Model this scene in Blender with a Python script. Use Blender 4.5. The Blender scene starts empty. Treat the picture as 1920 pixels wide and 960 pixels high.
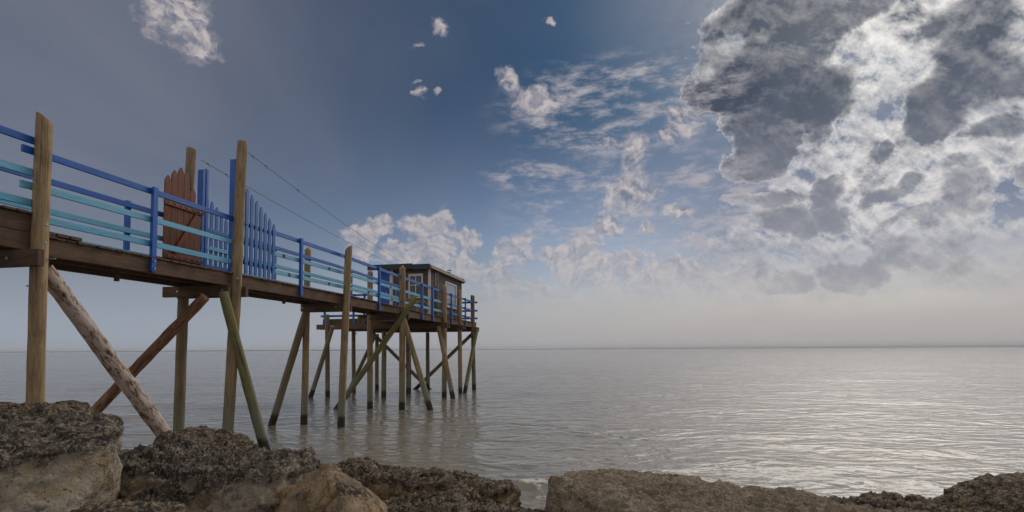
import bpy, bmesh, math, random
import numpy as np
from mathutils import Vector, Matrix, Euler

random.seed(7)
R = math.radians
scene = bpy.context.scene
COL = scene.collection

# ------------------------------------------------------------------ camera
CAM_H = 1.96                 # eye height over the water (water is z = 0)
PITCH, ROLL = R(3.0), R(-0.33)
FPX = 1000.0                 # focal length in pixels of the 1920 px photograph
cam_data = bpy.data.cameras.new("camera")
cam_data.sensor_width = 36.0
cam_data.lens = 36.0 * FPX / 1920.0
SHIFT = (175.5 - FPX * math.tan(PITCH)) / 1920.0
cam_data.shift_y = SHIFT
cam_data.clip_start = 0.1
cam_data.clip_end = 60000
cam = bpy.data.objects.new("camera", cam_data)
COL.objects.link(cam)
CAM_M = Matrix.Translation((0, 0, CAM_H)) @ Matrix.Rotation(math.pi / 2 + PITCH, 4, 'X') @ Matrix.Rotation(ROLL, 4, 'Z')
cam.matrix_world = CAM_M
scene.camera = cam

def ray(px, py):
    v = Vector(((px - 960) / FPX, -(py - 480) / FPX + SHIFT * 1920 / FPX, -1.0))
    return (CAM_M.to_3x3() @ v).normalized()

def at(px, py, Y):
    """world point seen at photograph pixel (px, py) and standing Y metres out"""
    d = ray(px, py)
    k = Y / d.y
    return Vector((d.x * k, Y, CAM_H + d.z * k))

# ------------------------------------------------------------------ light
SUN_AZ, SUN_EL = R(36.0), R(35.0)
SUN_DIR = Vector((math.sin(SUN_AZ) * math.cos(SUN_EL), math.cos(SUN_AZ) * math.cos(SUN_EL), math.sin(SUN_EL)))
sun_data = bpy.data.lights.new("sun", 'SUN')
sun_data.energy = 1.15
sun_data.angle = R(42)
sun_data.color = (1.0, 0.94, 0.86)
sun = bpy.data.objects.new("sun", sun_data)
COL.objects.link(sun)
sun.rotation_euler = SUN_DIR.to_track_quat('Z', 'Y').to_euler()

scene.view_settings.view_transform = 'Standard'
scene.view_settings.look = 'None'
scene.view_settings.exposure = 0.16
scene.view_settings.gamma = 1.0
scene.view_settings.use_curve_mapping = False
scene.cycles.max_bounces = 6
scene.cycles.use_denoising = True
scene.cycles.use_adaptive_sampling = True
scene.cycles.adaptive_threshold = 0.02

# ---- small expression language for node trees
class X:
    def __init__(s, t, sock): s.t, s.s = t, sock
    def _m(s, op, *o):
        n = s.t.nodes.new('ShaderNodeMath'); n.operation = op
        for i, v in enumerate((s,) + o):
            if isinstance(v, X): s.t.links.new(v.s, n.inputs[i])
            else: n.inputs[i].default_value = v
        return X(s.t, n.outputs[0])
    def __add__(s, o): return s._m('ADD', o)
    __radd__ = __add__
    def __sub__(s, o): return s._m('SUBTRACT', o)
    def __rsub__(s, o): return (s * -1.0) + o
    def __mul__(s, o): return s._m('MULTIPLY', o)
    __rmul__ = __mul__
    def __truediv__(s, o): return s._m('DIVIDE', o)
    def max(s, o): return s._m('MAXIMUM', o)
    def min(s, o): return s._m('MINIMUM', o)
    def pow(s, o): return s._m('POWER', o)
    def sqrt(s): return s._m('SQRT')
    def abs(s): return s._m('ABSOLUTE')
    def atan2(s, o): return s._m('ARCTAN2', o)
    def clamp(s): return s.max(0.0).min(1.0)
    def sstep(s, a, b):
        n = s.t.nodes.new('ShaderNodeMapRange'); n.interpolation_type = 'SMOOTHSTEP'
        s.t.links.new(s.s, n.inputs[0]); n.inputs[1].default_value = a; n.inputs[2].default_value = b
        if a > b:
            n.inputs[1].default_value = b; n.inputs[2].default_value = a
            n.inputs[3].default_value = 1.0; n.inputs[4].default_value = 0.0
        return X(s.t, n.outputs[0])

def vec(t, x, y, z):
    n = t.nodes.new('ShaderNodeCombineXYZ')
    for i, v in enumerate((x, y, z)):
        if isinstance(v, X): t.links.new(v.s, n.inputs[i])
        else: n.inputs[i].default_value = v
    return X(t, n.outputs[0])
def sep(v):
    n = v.t.nodes.new('ShaderNodeSeparateXYZ'); v.t.links.new(v.s, n.inputs[0])
    return [X(v.t, o) for o in n.outputs]
def vm(op, a, b):
    n = a.t.nodes.new('ShaderNodeVectorMath'); n.operation = op
    for i, v in enumerate((a, b)):
        if isinstance(v, X): a.t.links.new(v.s, n.inputs[i])
        else: n.inputs[i].default_value = v
    return X(a.t, n.outputs['Value'] if op in ('DOT_PRODUCT', 'LENGTH', 'DISTANCE') else n.outputs[0])
def noise(v, scale, detail=6, rough=0.55, dist=0.0, color=False, lac=2.0, dim='3D'):
    n = v.t.nodes.new('ShaderNodeTexNoise'); n.noise_dimensions = dim; v.t.links.new(v.s, n.inputs['Vector'])
    n.inputs['Scale'].default_value = scale; n.inputs['Detail'].default_value = detail
    n.inputs['Roughness'].default_value = rough; n.inputs['Distortion'].default_value = dist
    n.inputs['Lacunarity'].default_value = lac
    return X(v.t, n.outputs[1 if color else 0])
def voronoi(v, scale, feature='F1', out='Distance', rnd=1.0):
    n = v.t.nodes.new('ShaderNodeTexVoronoi'); v.t.links.new(v.s, n.inputs['Vector'])
    n.feature = feature; n.inputs['Scale'].default_value = scale; n.inputs['Randomness'].default_value = rnd
    return X(v.t, n.outputs[out])
def rgb(t, c):
    n = t.nodes.new('ShaderNodeRGB'); n.outputs[0].default_value = (c[0], c[1], c[2], 1)
    return X(t, n.outputs[0])
def mix(a, b, f, mode='MIX'):
    t = next(v.t for v in (a, b, f) if isinstance(v, X))
    n = t.nodes.new('ShaderNodeMix'); n.data_type = 'RGBA'; n.blend_type = mode
    for sock, v in ((n.inputs[0], f), (n.inputs[6], a), (n.inputs[7], b)):
        if isinstance(v, X): t.links.new(v.s, sock)
        elif isinstance(v, (int, float)): sock.default_value = v
        else: sock.default_value = (v[0], v[1], v[2], 1)
    return X(t, n.outputs[2])
def S(r, g, b):
    """sRGB 0-255 to linear"""
    f = lambda c: (c / 255 / 12.92) if c / 255 <= 0.04045 else ((c / 255 + 0.055) / 1.055) ** 2.4
    return (f(r), f(g), f(b))

# ---- world: Nishita air with procedural cloud layers fixed in the sky's directions
world = bpy.data.worlds.new("World"); scene.world = world
world.use_nodes = True
wt = world.node_tree; wt.nodes.clear()
w_out = wt.nodes.new('ShaderNodeOutputWorld'); w_bg = wt.nodes.new('ShaderNodeBackground')
wt.links.new(w_bg.outputs[0], w_out.inputs[0])
WS = 0.10
w_bg.inputs[1].default_value = WS
sky = wt.nodes.new('ShaderNodeTexSky'); sky.sky_type = 'NISHITA'; sky.sun_disc = False
sky.sun_elevation = SUN_EL; sky.sun_rotation = SUN_AZ
sky.air_density = 1.0; sky.dust_density = 1.2; sky.ozone_density = 2.5
w_tc = wt.nodes.new('ShaderNodeTexCoord')
D = X(wt, w_tc.outputs['Generated'])

def build_sky():
    dx, dy, dz = sep(D)
    hor = (dx * dx + dy * dy).max(1e-6).sqrt()
    az = dx.atan2(dy)
    te = (dz / hor).max(-0.5).min(4.0)
    q = vec(wt, az, te, 0.0)
    def cdir(px, py):
        d = ray(px, py)
        return math.atan2(d.x, d.y), d.z / math.hypot(d.x, d.y)
    def C(*c):                        # wanted radiance -> value before the background strength
        l = S(*c); return tuple(v / WS for v in l)
    chain = [None]
    def field(blobs, qq):
        F = None
        q0 = qq
        for (px, py, rx, ry) in blobs:
            a, e = cdir(px, py)
            s = 1.0 / FPX
            if chain[0] is not None:          # evaluated one after another to keep the shader's stack small
                ma = wt.nodes.new('ShaderNodeVectorMath'); ma.operation = 'MULTIPLY_ADD'
                wt.links.new(chain[0].s, ma.inputs[0]); ma.inputs[1].default_value = (1e-6, 1e-6, 0); wt.links.new(q0.s, ma.inputs[2])
                qq = X(wt, ma.outputs[0])
            sc = vm('MULTIPLY', vm('SUBTRACT', qq, (a, e, 0)), (1 / (rx * s * math.cos(a) ** 1.6), 1 / (ry * s * math.cos(a)), 0))
            g = 1.0 - vm('LENGTH', sc, (0, 0, 0))
            F = g if F is None else F.max(g)
            chain[0] = F
        return F
    n2 = lambda v, sc, det, ro=0.58, di=0.0, color=False: noise(v, sc, det, ro, di, color, dim='2D')
    def billow(v, sc, det, ro=0.55):
        n = wt.nodes.new('ShaderNodeTexVoronoi'); n.voronoi_dimensions = '2D'; n.feature = 'F1'
        wt.links.new(v.s, n.inputs['Vector']); n.inputs['Scale'].default_value = sc
        n.inputs['Detail'].default_value = det; n.inputs['Roughness'].default_value = ro; n.inputs['Lacunarity'].default_value = 2.1
        n.normalize = True
        return 1.0 - X(wt, n.outputs['Distance'])
    # planar coordinates of a cloud sheet overhead (streets run to the horizon)
    k = (dz.max(0.0) + 0.10).pow(-1.0)
    pl = vec(wt, dx * k, dy * k, 0.0)
    ks = (dz.max(0.0) + 1.0).pow(-1.0)
    st = vec(wt, dx * ks, dy * ks * 1.35, 0.0)      # conformal, for cloud texture without streaks
    sunang = vm('DOT_PRODUCT', D, tuple(SUN_DIR)).clamp()
    glow = sunang.pow(10.0)
    glow2 = sunang.pow(60.0)
    # clear air
    nis = X(wt, sky.outputs[0])
    grade = mix((0.62, 0.60, 0.62), (0.070, 0.150, 0.215), te.sstep(0.0, 0.50))
    col = mix(nis, grade, 1.0, 'MULTIPLY')
    warp = n2(q, 7.0, 5, 0.62, 0.0, True)
    wv = vm('SCALE', vm('SUBTRACT', warp, (0.5, 0.5, 0.5)), (0, 0, 0))
    wv.s.node.inputs['Scale'].default_value = 0.10
    qw = vm('ADD', q, wv)
    big = n2(pl, 0.8, 3, 0.5)
    # high veil: grey-lavender, torn, thickest to the left
    veil = n2(vm('MULTIPLY', pl, (1.0, 0.6, 1.0)), 0.9, 7, 0.55, 0.4)
    lft = az.sstep(-0.05, -0.72)
    tl = te.sstep(0.42, 0.64) * az.sstep(0.08, 0.34)
    veil_a = ((veil - 0.36) * 0.9 + lft * 0.66 + tl * 0.62).clamp() * te.sstep(2.5, 0.4)
    col = mix(col, C(112, 117, 131), veil_a * 0.9)
    # air between the broken clouds on the sun's side, in their shade
    right = az.sstep(0.10, 0.52)
    col = mix(col, C(100, 110, 132), right * te.sstep(0.02, 0.25) * 0.8)
    # broken sheet to the right (and round the rest of the sky): optical depth, bright where thin, grey where thick
    n_sheet = n2(st, 7.0, 9, 0.64, 0.25)
    n_fine = n2(st, 24.0, 7, 0.66, 0.15)
    n_fs = n2(vm('ADD', st, (-0.004, -0.009, 0.0)), 24.0, 4, 0.66, 0.15)
    emb = (n_fine - n_fs) * 2.6
    right = az.sstep(0.10, 0.52)
    back = az.abs().sstep(1.0, 1.6).max(te.sstep(0.8, 1.2))
    cover = right.max(back) * 0.335 + big * 0.22 - 0.36
    tau_s = ((n_sheet * 0.62 + n_fine * 0.38 + cover - 0.485) * 12.0).max(0.0) * te.sstep(0.03, 0.20)
    # slate clouds in front of the hidden sun
    n3 = n2(q, 7.0, 9, 0.64, 0.1)
    dark = [(1490, 20, 170, 80), (1450, 110, 130, 100), (1385, 160, 80, 56), (1435, 225, 90, 90), (1418, 285, 84, 60), (1590, 10, 110, 50), (1530, 180, 90, 80),
            (1805, 50, 100, 105), (1815, 140, 110, 80), (1775, 200, 66, 56), (1925, 145, 36, 46),
            (1490, 412, 60, 32), (1570, 395, 42, 32), (1565, 345, 34, 28), (1690, 360, 64, 20), (1800, 350, 50, 55), (1800, 395, 50, 28), (1880, 240, 56, 36),
            (1730, 415, 70, 20), (1430, 372, 90, 18), (1640, 285, 36, 24), (1740, 480, 90, 40), (1590, 515, 100, 36), (1470, 530, 60, 36), (1890, 330, 40, 36)]
    Fd = field(dark, qw)
    low = te.sstep(0.48, 0.14)
    n3s = n2(vm('ADD', q, (0.016, 0.016, 0.0)), 7.0, 5, 0.64, 0.1)
    emb3 = ((n3 - n3s) * 2.2)
    dd = (Fd * 1.15).min(0.50) + (n3 - 0.53) * (low * 0.7 + 1.35) + (n_fine - 0.5) * 0.42
    # edges crisp and cauliflowered on some sides, feathered on others
    soft = n2(q, 3.1, 3, 0.5).sstep(0.42, 0.60)
    tau_d = dd.max(0.0) * (15.0 - low * 11.0) * (1.2 - soft * 0.8)
    tau = tau_s * 0.6 + tau_d
    tau_c = (n_sheet * 0.6 + n_fine * 0.4 - 0.47).max(0.0) * 10.0 * right + tau_d
    al = 1.0 - (tau * -1.5)._m('EXPONENT')
    sh = ((tau_c * -1.1)._m('EXPONENT') + (emb + (n_fine - 0.5) * 0.25) * ((tau_d * -0.75)._m('EXPONENT') * 0.88 + 0.12)).clamp()
    c_br = mix(mix(C(162, 157, 157), C(196, 188, 184), te.sstep(0.05, 0.3)), C(255, 251, 245), (glow * 1.15 + back * 0.55).clamp())     # unseen clouds behind and overhead whitened to light the near faces
    c_dk = mix(mix(C(50, 61, 80), C(74, 83, 99), n_sheet.sstep(0.40, 0.70)), C(132, 136, 147), low)
    c_dk = mix(c_dk, mix(C(140, 138, 142), C(168, 164, 164), glow), (emb3 - 0.03).clamp() * 0.85)
    c2 = mix(c_dk, c_br, sh)
    col = mix(col, c2, al * 0.96)
    # streaky cirrus
    ci = n2(vm('MULTIPLY', q, (5.0, 13.0, 1.0)), 2.6, 8, 0.68, 0.1)
    cmask = field([(1170, 200, 300, 130), (1210, 390, 330, 140), (1000, 330, 120, 40)], q).sstep(0.0, 0.5)
    col = mix(col, C(170, 165, 170), (ci.sstep(0.42, 0.74) * cmask * 0.85).clamp())
    # white cumulus: bank over the horizon and scattered puffs
    b1 = billow(qw, 34.0, 3.0, 0.6)
    b1s = billow(vm('ADD', qw, (0.007, 0.009, 0.0)), 34.0, 2.0, 0.6)
    n1 = n2(q, 24.0, 8, 0.58)
    bl = b1 * 0.45 + n1 * 0.55
    lit = ((b1 - b1s) * 2.6 + (n1 - 0.5) * 0.8 + 0.55).clamp()
    bank = [(690, 465, 46, 40), (712, 425, 30, 26), (745, 480, 40, 30), (785, 418, 44, 34), (815, 430, 44, 48), (800, 485, 44, 44), (870, 455, 36, 34), (862, 505, 50, 40),
            (940, 478, 18, 30), (968, 466, 20, 34), (930, 525, 60, 36), (1022, 478, 36, 30), (1075, 475, 56, 46), (1110, 510, 66, 50),
            (1175, 515, 44, 44), (1240, 525, 60, 42), (1310, 540, 56, 36), (1000, 550, 150, 40), (1200, 560, 180, 42), (1380, 560, 90, 38)]
    Fb = field(bank, qw)
    ab = (Fb + (bl - 0.56) * 2.6).sstep(0.04, 0.55) * te.sstep(0.03, 0.17)
    col = mix(col, mix(C(134, 138, 151), C(190, 180, 177), lit), ab * 0.74)
    puffs = [(340, 20, 62, 84), (310, -10, 80, 60), (362, 65, 42, 60), (815, 38, 22, 13), (785, 72, 12, 8), (797, 178, 19, 14), (834, 183, 7, 7), (790, 152, 11, 6),
             (943, 150, 22, 32), (1000, 178, 50, 22), (1012, 190, 30, 18), (1030, 38, 12, 9), (1290, 220, 50, 36), (1180, 285, 30, 40), (1188, 356, 52, 42),
             (1145, 425, 40, 32), (1240, 265, 26, 20), (1228, 428, 18, 18), (1275, 395, 30, 20), (1130, 267, 40, 10)]
    Fp = field(puffs, qw)
    ap = (Fp + (bl - 0.55) * 2.0).sstep(-0.10, 0.85)
    col = mix(col, mix(C(112, 117, 134), C(196, 186, 183), lit), ap * 0.8)
    # light through the thin cloud round the hidden sun
    col = mix(col, C(255, 249, 240), (glow2 * 0.5 * (0.25 + sh * 0.75)).clamp())
    # haze along the horizon
    hz = mix(C(146, 154, 166), C(165, 162, 163), az.sstep(-0.7, 0.4))
    col = mix(col, hz, te.sstep(0.19, 0.015) * 0.96)
    return col
wt.links.new(build_sky().s, w_bg.inputs[0])
try:
    world.cycles.sampling_method = 'MANUAL'; world.cycles.sample_map_resolution = 512
except Exception:
    pass

# ------------------------------------------------------------------ mesh and object helpers
WM = {}
def link(o, M=None, parent=None):
    COL.objects.link(o)
    M = M or Matrix.Identity(4)
    WM[o] = M
    if parent is not None:
        o.parent = parent
        o.matrix_parent_inverse = WM[parent].inverted()
    o.matrix_basis = M
    return o
def tag(o, label=None, cat=None, group=None, kind=None):
    if label: o['label'] = label
    if cat: o['category'] = cat
    if group: o['group'] = group
    if kind: o['kind'] = kind
    return o
def thing(name, loc, label, cat, group=None):
    o = bpy.data.objects.new(name, None); o.empty_display_size = 0.2
    link(o, Matrix.Translation(loc))
    return tag(o, label, cat, group)
def mesh_obj(name, me, M=None, parent=None):
    return link(bpy.data.objects.new(name, me), M, parent)
_box = {}
def box_mesh(sx, sy, sz, mat, bev=0.004):
    key = (round(sx, 4), round(sy, 4), round(sz, 4), mat.name, bev)
    if key not in _box:
        bm = bmesh.new(); bmesh.ops.create_cube(bm, size=1.0)
        bmesh.ops.scale(bm, vec=(sx, sy, sz), verts=bm.verts)
        b = min(bev, 0.3 * min(sx, sy, sz))
        bmesh.ops.bevel(bm, geom=list(bm.edges), offset=b, segments=1, affect='EDGES')
        me = bpy.data.meshes.new('board'); bm.to_mesh(me); bm.free()
        me.materials.append(mat); _box[key] = me
    return _box[key]
def frame(o, x, up=(0, 0, 1)):
    """matrix with its X axis along x, Z near up, at o"""
    x = Vector(x).normalized(); u = Vector(up)
    y = u.cross(x).normalized(); z = x.cross(y)
    M = Matrix((x, y, z)).transposed().to_4x4(); M.translation = Vector(o)
    return M
def bar(name, a, b, w, h, mat, parent, up=(0, 0, 1), bev=0.004):
    """a board from a to b, h tall along up, w thick"""
    a, b = Vector(a), Vector(b)
    return mesh_obj(name, box_mesh((b - a).length, w, h, mat, bev), frame((a + b) / 2, b - a, up), parent)
def mesh_from(name, verts, faces, mat, smooth=False):
    me = bpy.data.meshes.new(name); me.from_pydata([tuple(v) for v in verts], [], faces); me.update()
    if mat: me.materials.append(mat)
    if smooth: me.polygons.foreach_set('use_smooth', [True] * len(me.polygons))
    return me

# ---- numpy gradient noise
_rng = np.random.default_rng(3)
_perm = _rng.permutation(512).astype(np.int64); _perm = np.concatenate([_perm, _perm, _perm])
_g = _rng.normal(size=(512, 3)); _g /= np.linalg.norm(_g, axis=1, keepdims=True)
def perlin(p):
    i = np.floor(p).astype(np.int64); f = p - i
    u = f * f * f * (f * (f * 6 - 15) + 10)
    i &= 511
    def corner(a, b, c):
        hsh = _perm[_perm[_perm[(i[:, 0] + a) & 511] + ((i[:, 1] + b) & 511)] + ((i[:, 2] + c) & 511)]
        g = _g[hsh]
        return g[:, 0] * (f[:, 0] - a) + g[:, 1] * (f[:, 1] - b) + g[:, 2] * (f[:, 2] - c)
    L = lambda a, b, t: a + t * (b - a)
    x0 = L(corner(0, 0, 0), corner(1, 0, 0), u[:, 0]); x1 = L(corner(0, 1, 0), corner(1, 1, 0), u[:, 0])
    x2 = L(corner(0, 0, 1), corner(1, 0, 1), u[:, 0]); x3 = L(corner(0, 1, 1), corner(1, 1, 1), u[:, 0])
    return L(L(x0, x1, u[:, 1]), L(x2, x3, u[:, 1]), u[:, 2])
def fbm(p, oct=5, gain=0.5, ridged=False):
    s = np.zeros(len(p)); a = 1.0
    for k in range(oct):
        n = perlin(p * (2.03 ** k) + 17.3 * k)
        s += a * ((1 - 2 * np.abs(n)) if ridged else n); a *= gain
    return s

# ------------------------------------------------------------------ materials
def new_mat(name, rough=0.7, spec=0.3):
    m = bpy.data.materials.new(name); m.use_nodes = True
    t = m.node_tree; b = t.nodes['Principled BSDF']
    b.inputs['Roughness'].default_value = rough; b.inputs['Specular IOR Level'].default_value = spec
    return m, t, b
def bump(t, b, hgt, dist, strength=1.0):
    n = t.nodes.new('ShaderNodeBump'); n.inputs['Distance'].default_value = dist; n.inputs['Strength'].default_value = strength
    t.links.new(hgt.s, n.inputs['Height']); t.links.new(n.outputs[0], b.inputs['Normal'])
def tcoord(t, which='Object'):
    n = t.nodes.new('ShaderNodeTexCoord'); return X(t, n.outputs[which])
def orand(t):
    n = t.nodes.new('ShaderNodeObjectInfo'); return X(t, n.outputs['Random'])
def gpos(t):
    n = t.nodes.new('ShaderNodeNewGeometry'); return X(t, n.outputs['Position'])

def grain_coords(t, axis):
    o = tcoord(t); r = orand(t)
    off = vec(t, r * 37.0, r * 91.0, r * 53.0)
    sc = {'X': (0.10, 1, 1), 'Z': (1, 1, 0.10)}[axis]
    return vm('ADD', vm('MULTIPLY', o, sc), off), r
def wood_mat(name, c1, c2, axis, scale=22.0, c_dark=None, tide=False, rough=0.8):
    m, t, b = new_mat(name, rough, 0.25)
    v, r = grain_coords(t, axis)
    g = noise(v, scale, 6, 0.65, 1.2)
    fine = noise(v, scale * 5, 3, 0.6, 0.3)
    c = mix(c1, c2, g.sstep(0.36, 0.66))
    c = mix(c, tuple(x * 0.42 for x in c1), fine.sstep(0.56, 0.72) * 0.55)
    blot = noise(tcoord(t), 2.3, 4, 0.6)
    c = mix(c, tuple(x * 0.6 for x in c2), blot.sstep(0.48, 0.70) * 0.5)
    kn = voronoi(vm('MULTIPLY', v, (1.0, 1.0, 1.0)), 5.0)
    c = mix(c, tuple(x * 0.35 for x in c1), kn.sstep(0.13, 0.07) * 0.8)
    c = mix(c, (0.02, 0.02, 0.02), r * 0.16)
    if tide:                                           # long drying checks and streaks
        vv = vm('MULTIPLY', v, (1.0, 1.0, 0.22))
        c = mix(c, (0.045, 0.032, 0.02), noise(vv, 24.0, 5, 0.7, 0.6).sstep(0.59, 0.66) * 0.9)
        c = mix(c, tuple(x * 0.62 for x in c1), noise(vv, 9.0, 3, 0.6).sstep(0.50, 0.66) * 0.6)
    if tide:                                           # grey-green weed stain and wet foot by the tide
        z = sep(gpos(t))[2] + (blot - 0.5) * 0.35
        c = mix(c, (0.19, 0.20, 0.145), z.sstep(1.5, 0.40) * 0.75)
        c = mix(c, (0.030, 0.022, 0.014), z.sstep(0.36, 0.22) * 0.9)
    t.links.new(c.s, b.inputs['Base Color'])
    bump(t, b, g * 0.6 + fine * 0.4, 0.006, 1.0)
    return m
M_PILE = wood_mat('pile_wood', (0.42, 0.30, 0.165), (0.23, 0.158, 0.085), 'Z', 16, tide=True)
M_PILE_GREY = wood_mat('weathered_pile_wood', (0.30, 0.225, 0.135), (0.19, 0.138, 0.08), 'Z', 16, tide=True)
M_GREEN = wood_mat('green_pole_wood', (0.27, 0.245, 0.115), (0.17, 0.155, 0.065), 'Z', 14, tide=True)
M_BEAM = wood_mat('dark_beam_wood', (0.16, 0.098, 0.064), (0.095, 0.06, 0.042), 'X', 16)
M_PLANK = wood_mat('deck_plank_wood', (0.15, 0.10, 0.065), (0.085, 0.058, 0.04), 'X', 16)
M_GATE = wood_mat('red_gate_wood', (0.20, 0.050, 0.010), (0.095, 0.022, 0.005), 'X', 16, rough=0.5)
M_CHAIR = wood_mat('chair_wood', (0.42, 0.31, 0.20), (0.30, 0.21, 0.13), 'X', 16)
def paint_mat(name, c, worn, amount=0.5, rough=0.42):
    m, t, b = new_mat(name, rough, 0.4)
    v, r = grain_coords(t, 'X')
    g = noise(v, 30, 4, 0.6, 0.6)
    o = tcoord(t)
    wearn = noise(vm('ADD', o, vec(t, r * 11.0, r * 7.0, r * 5.0)), 4.0, 8, 0.7)
    cc = mix(c, tuple(x * 0.72 for x in c), g.sstep(0.4, 0.7))
    cc = mix(cc, (min(1, c[0] * 1.5 + 0.02), min(1, c[1] * 1.3 + 0.01), min(1, c[2] * 1.1)), r * 0.35)
    fade = noise(vm('ADD', vm('MULTIPLY', o, (0.6, 1, 1)), vec(t, r * 17.0, r * 3.0, r * 9.0)), 1.6, 5, 0.6)
    cc = mix(cc, (c[0] * 0.55 + 0.10, c[1] * 0.75 + 0.07, c[2] * 0.8 + 0.06), fade.sstep(0.52, 0.76) * 0.28)
    grime = noise(vm('MULTIPLY', v, (1.0, 0.4, 0.4)), 12, 5, 0.7)
    cc = mix(cc, tuple(x * 0.35 + 0.01 for x in c), grime.sstep(0.58, 0.72) * 0.5)
    cc = mix(cc, worn, wearn.sstep(0.63, 0.68) * amount)
    t.links.new(cc.s, b.inputs['Base Color'])
    bump(t, b, g, 0.002, 0.6)
    return m
M_BLUE = paint_mat('dark_blue_paint', (0.002, 0.095, 0.42), (0.12, 0.11, 0.11), 0.7)
M_LIGHT = paint_mat('light_blue_paint', (0.115, 0.39, 0.60), (0.22, 0.22, 0.16), 0.8)
M_PICKET = paint_mat('picket_blue_paint', (0.006, 0.105, 0.37), (0.10, 0.13, 0.2), 0.4)
M_WHITE = paint_mat('white_paint', (0.62, 0.60, 0.58), (0.4, 0.38, 0.34), 0.5)
def flat_mat(name, c, rough=0.5, metal=0.0, var=0.25):
    m, t, b = new_mat(name, rough, 0.4)
    n = noise(tcoord(t), 9.0, 5, 0.6)
    cc = mix(c, tuple(x * (1 - var) for x in c), n.sstep(0.4, 0.65))
    t.links.new(cc.s, b.inputs['Base Color']); b.inputs['Metallic'].default_value = metal
    return m
M_STEEL = flat_mat('galvanised_steel', (0.42, 0.43, 0.45), 0.45, 0.9)
M_ROOF = flat_mat('dark_roof_sheet', (0.022, 0.034, 0.040), 0.45)
M_GUTTER = flat_mat('tan_gutter', (0.36, 0.27, 0.17), 0.5)
M_ROPE = flat_mat('rope', (0.30, 0.28, 0.25), 0.9)
M_WIRE = flat_mat('rusty_wire', (0.045, 0.04, 0.04), 0.6, 0.6)
M_SIDING = wood_mat('hut_siding_wood', (0.155, 0.128, 0.108), (0.10, 0.083, 0.07), 'X', 14)
M_TRIM = paint_mat('pale_trim', (0.60, 0.54, 0.50), (0.3, 0.25, 0.2), 0.4)
M_SKY_PANE = flat_mat('sky_reflection_pane', (0.34, 0.39, 0.44), 0.15, 0, 0.08)  # window pane, the pale sky reflection put into its colour
M_LAP_SHADE = flat_mat('lap_shade_wall', (0.06, 0.055, 0.05), 0.8)  # wall behind the clapboards, coloured dark as the shadow under each lap
m, t, b = new_mat('window_glass', 0.04, 0.6)
b.inputs['Base Color'].default_value = (0.05, 0.06, 0.07, 1)
M_GLASS = m

def bark_mat():
    m, t, b = new_mat('peeling_bark', 0.85, 0.2)
    o = tcoord(t); r = orand(t)
    v = vm('ADD', vm('MULTIPLY', o, (1, 1, 0.35)), vec(t, r * 31.0, r * 13.0, 0.0))
    n = noise(v, 15, 8, 0.68, 0.4)
    p = noise(vm('MULTIPLY', v, (1, 1, 0.4)), 30, 5, 0.65)
    pos = sep(gpos(t))[2]
    c = mix((0.26, 0.135, 0.070), (0.13, 0.060, 0.033), p.sstep(0.4, 0.62))
    nx = sep(o)[0]
    c = mix(c, (0.56, 0.46, 0.39), (n.sstep(0.38, 0.50) * (sep(gpos(t))[1].sstep(8.95, 8.75) * 0.95 + 0.05)).clamp())
    c = mix(c, (0.055, 0.035, 0.025), noise(v, 22, 6, 0.7).sstep(0.56, 0.63) * 0.9)
    t.links.new(c.s, b.inputs['Base Color'])
    bump(t, b, n.sstep(0.40, 0.55) * 0.6 + p * 0.4, 0.012)
    return m
M_BARK = bark_mat()

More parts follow.
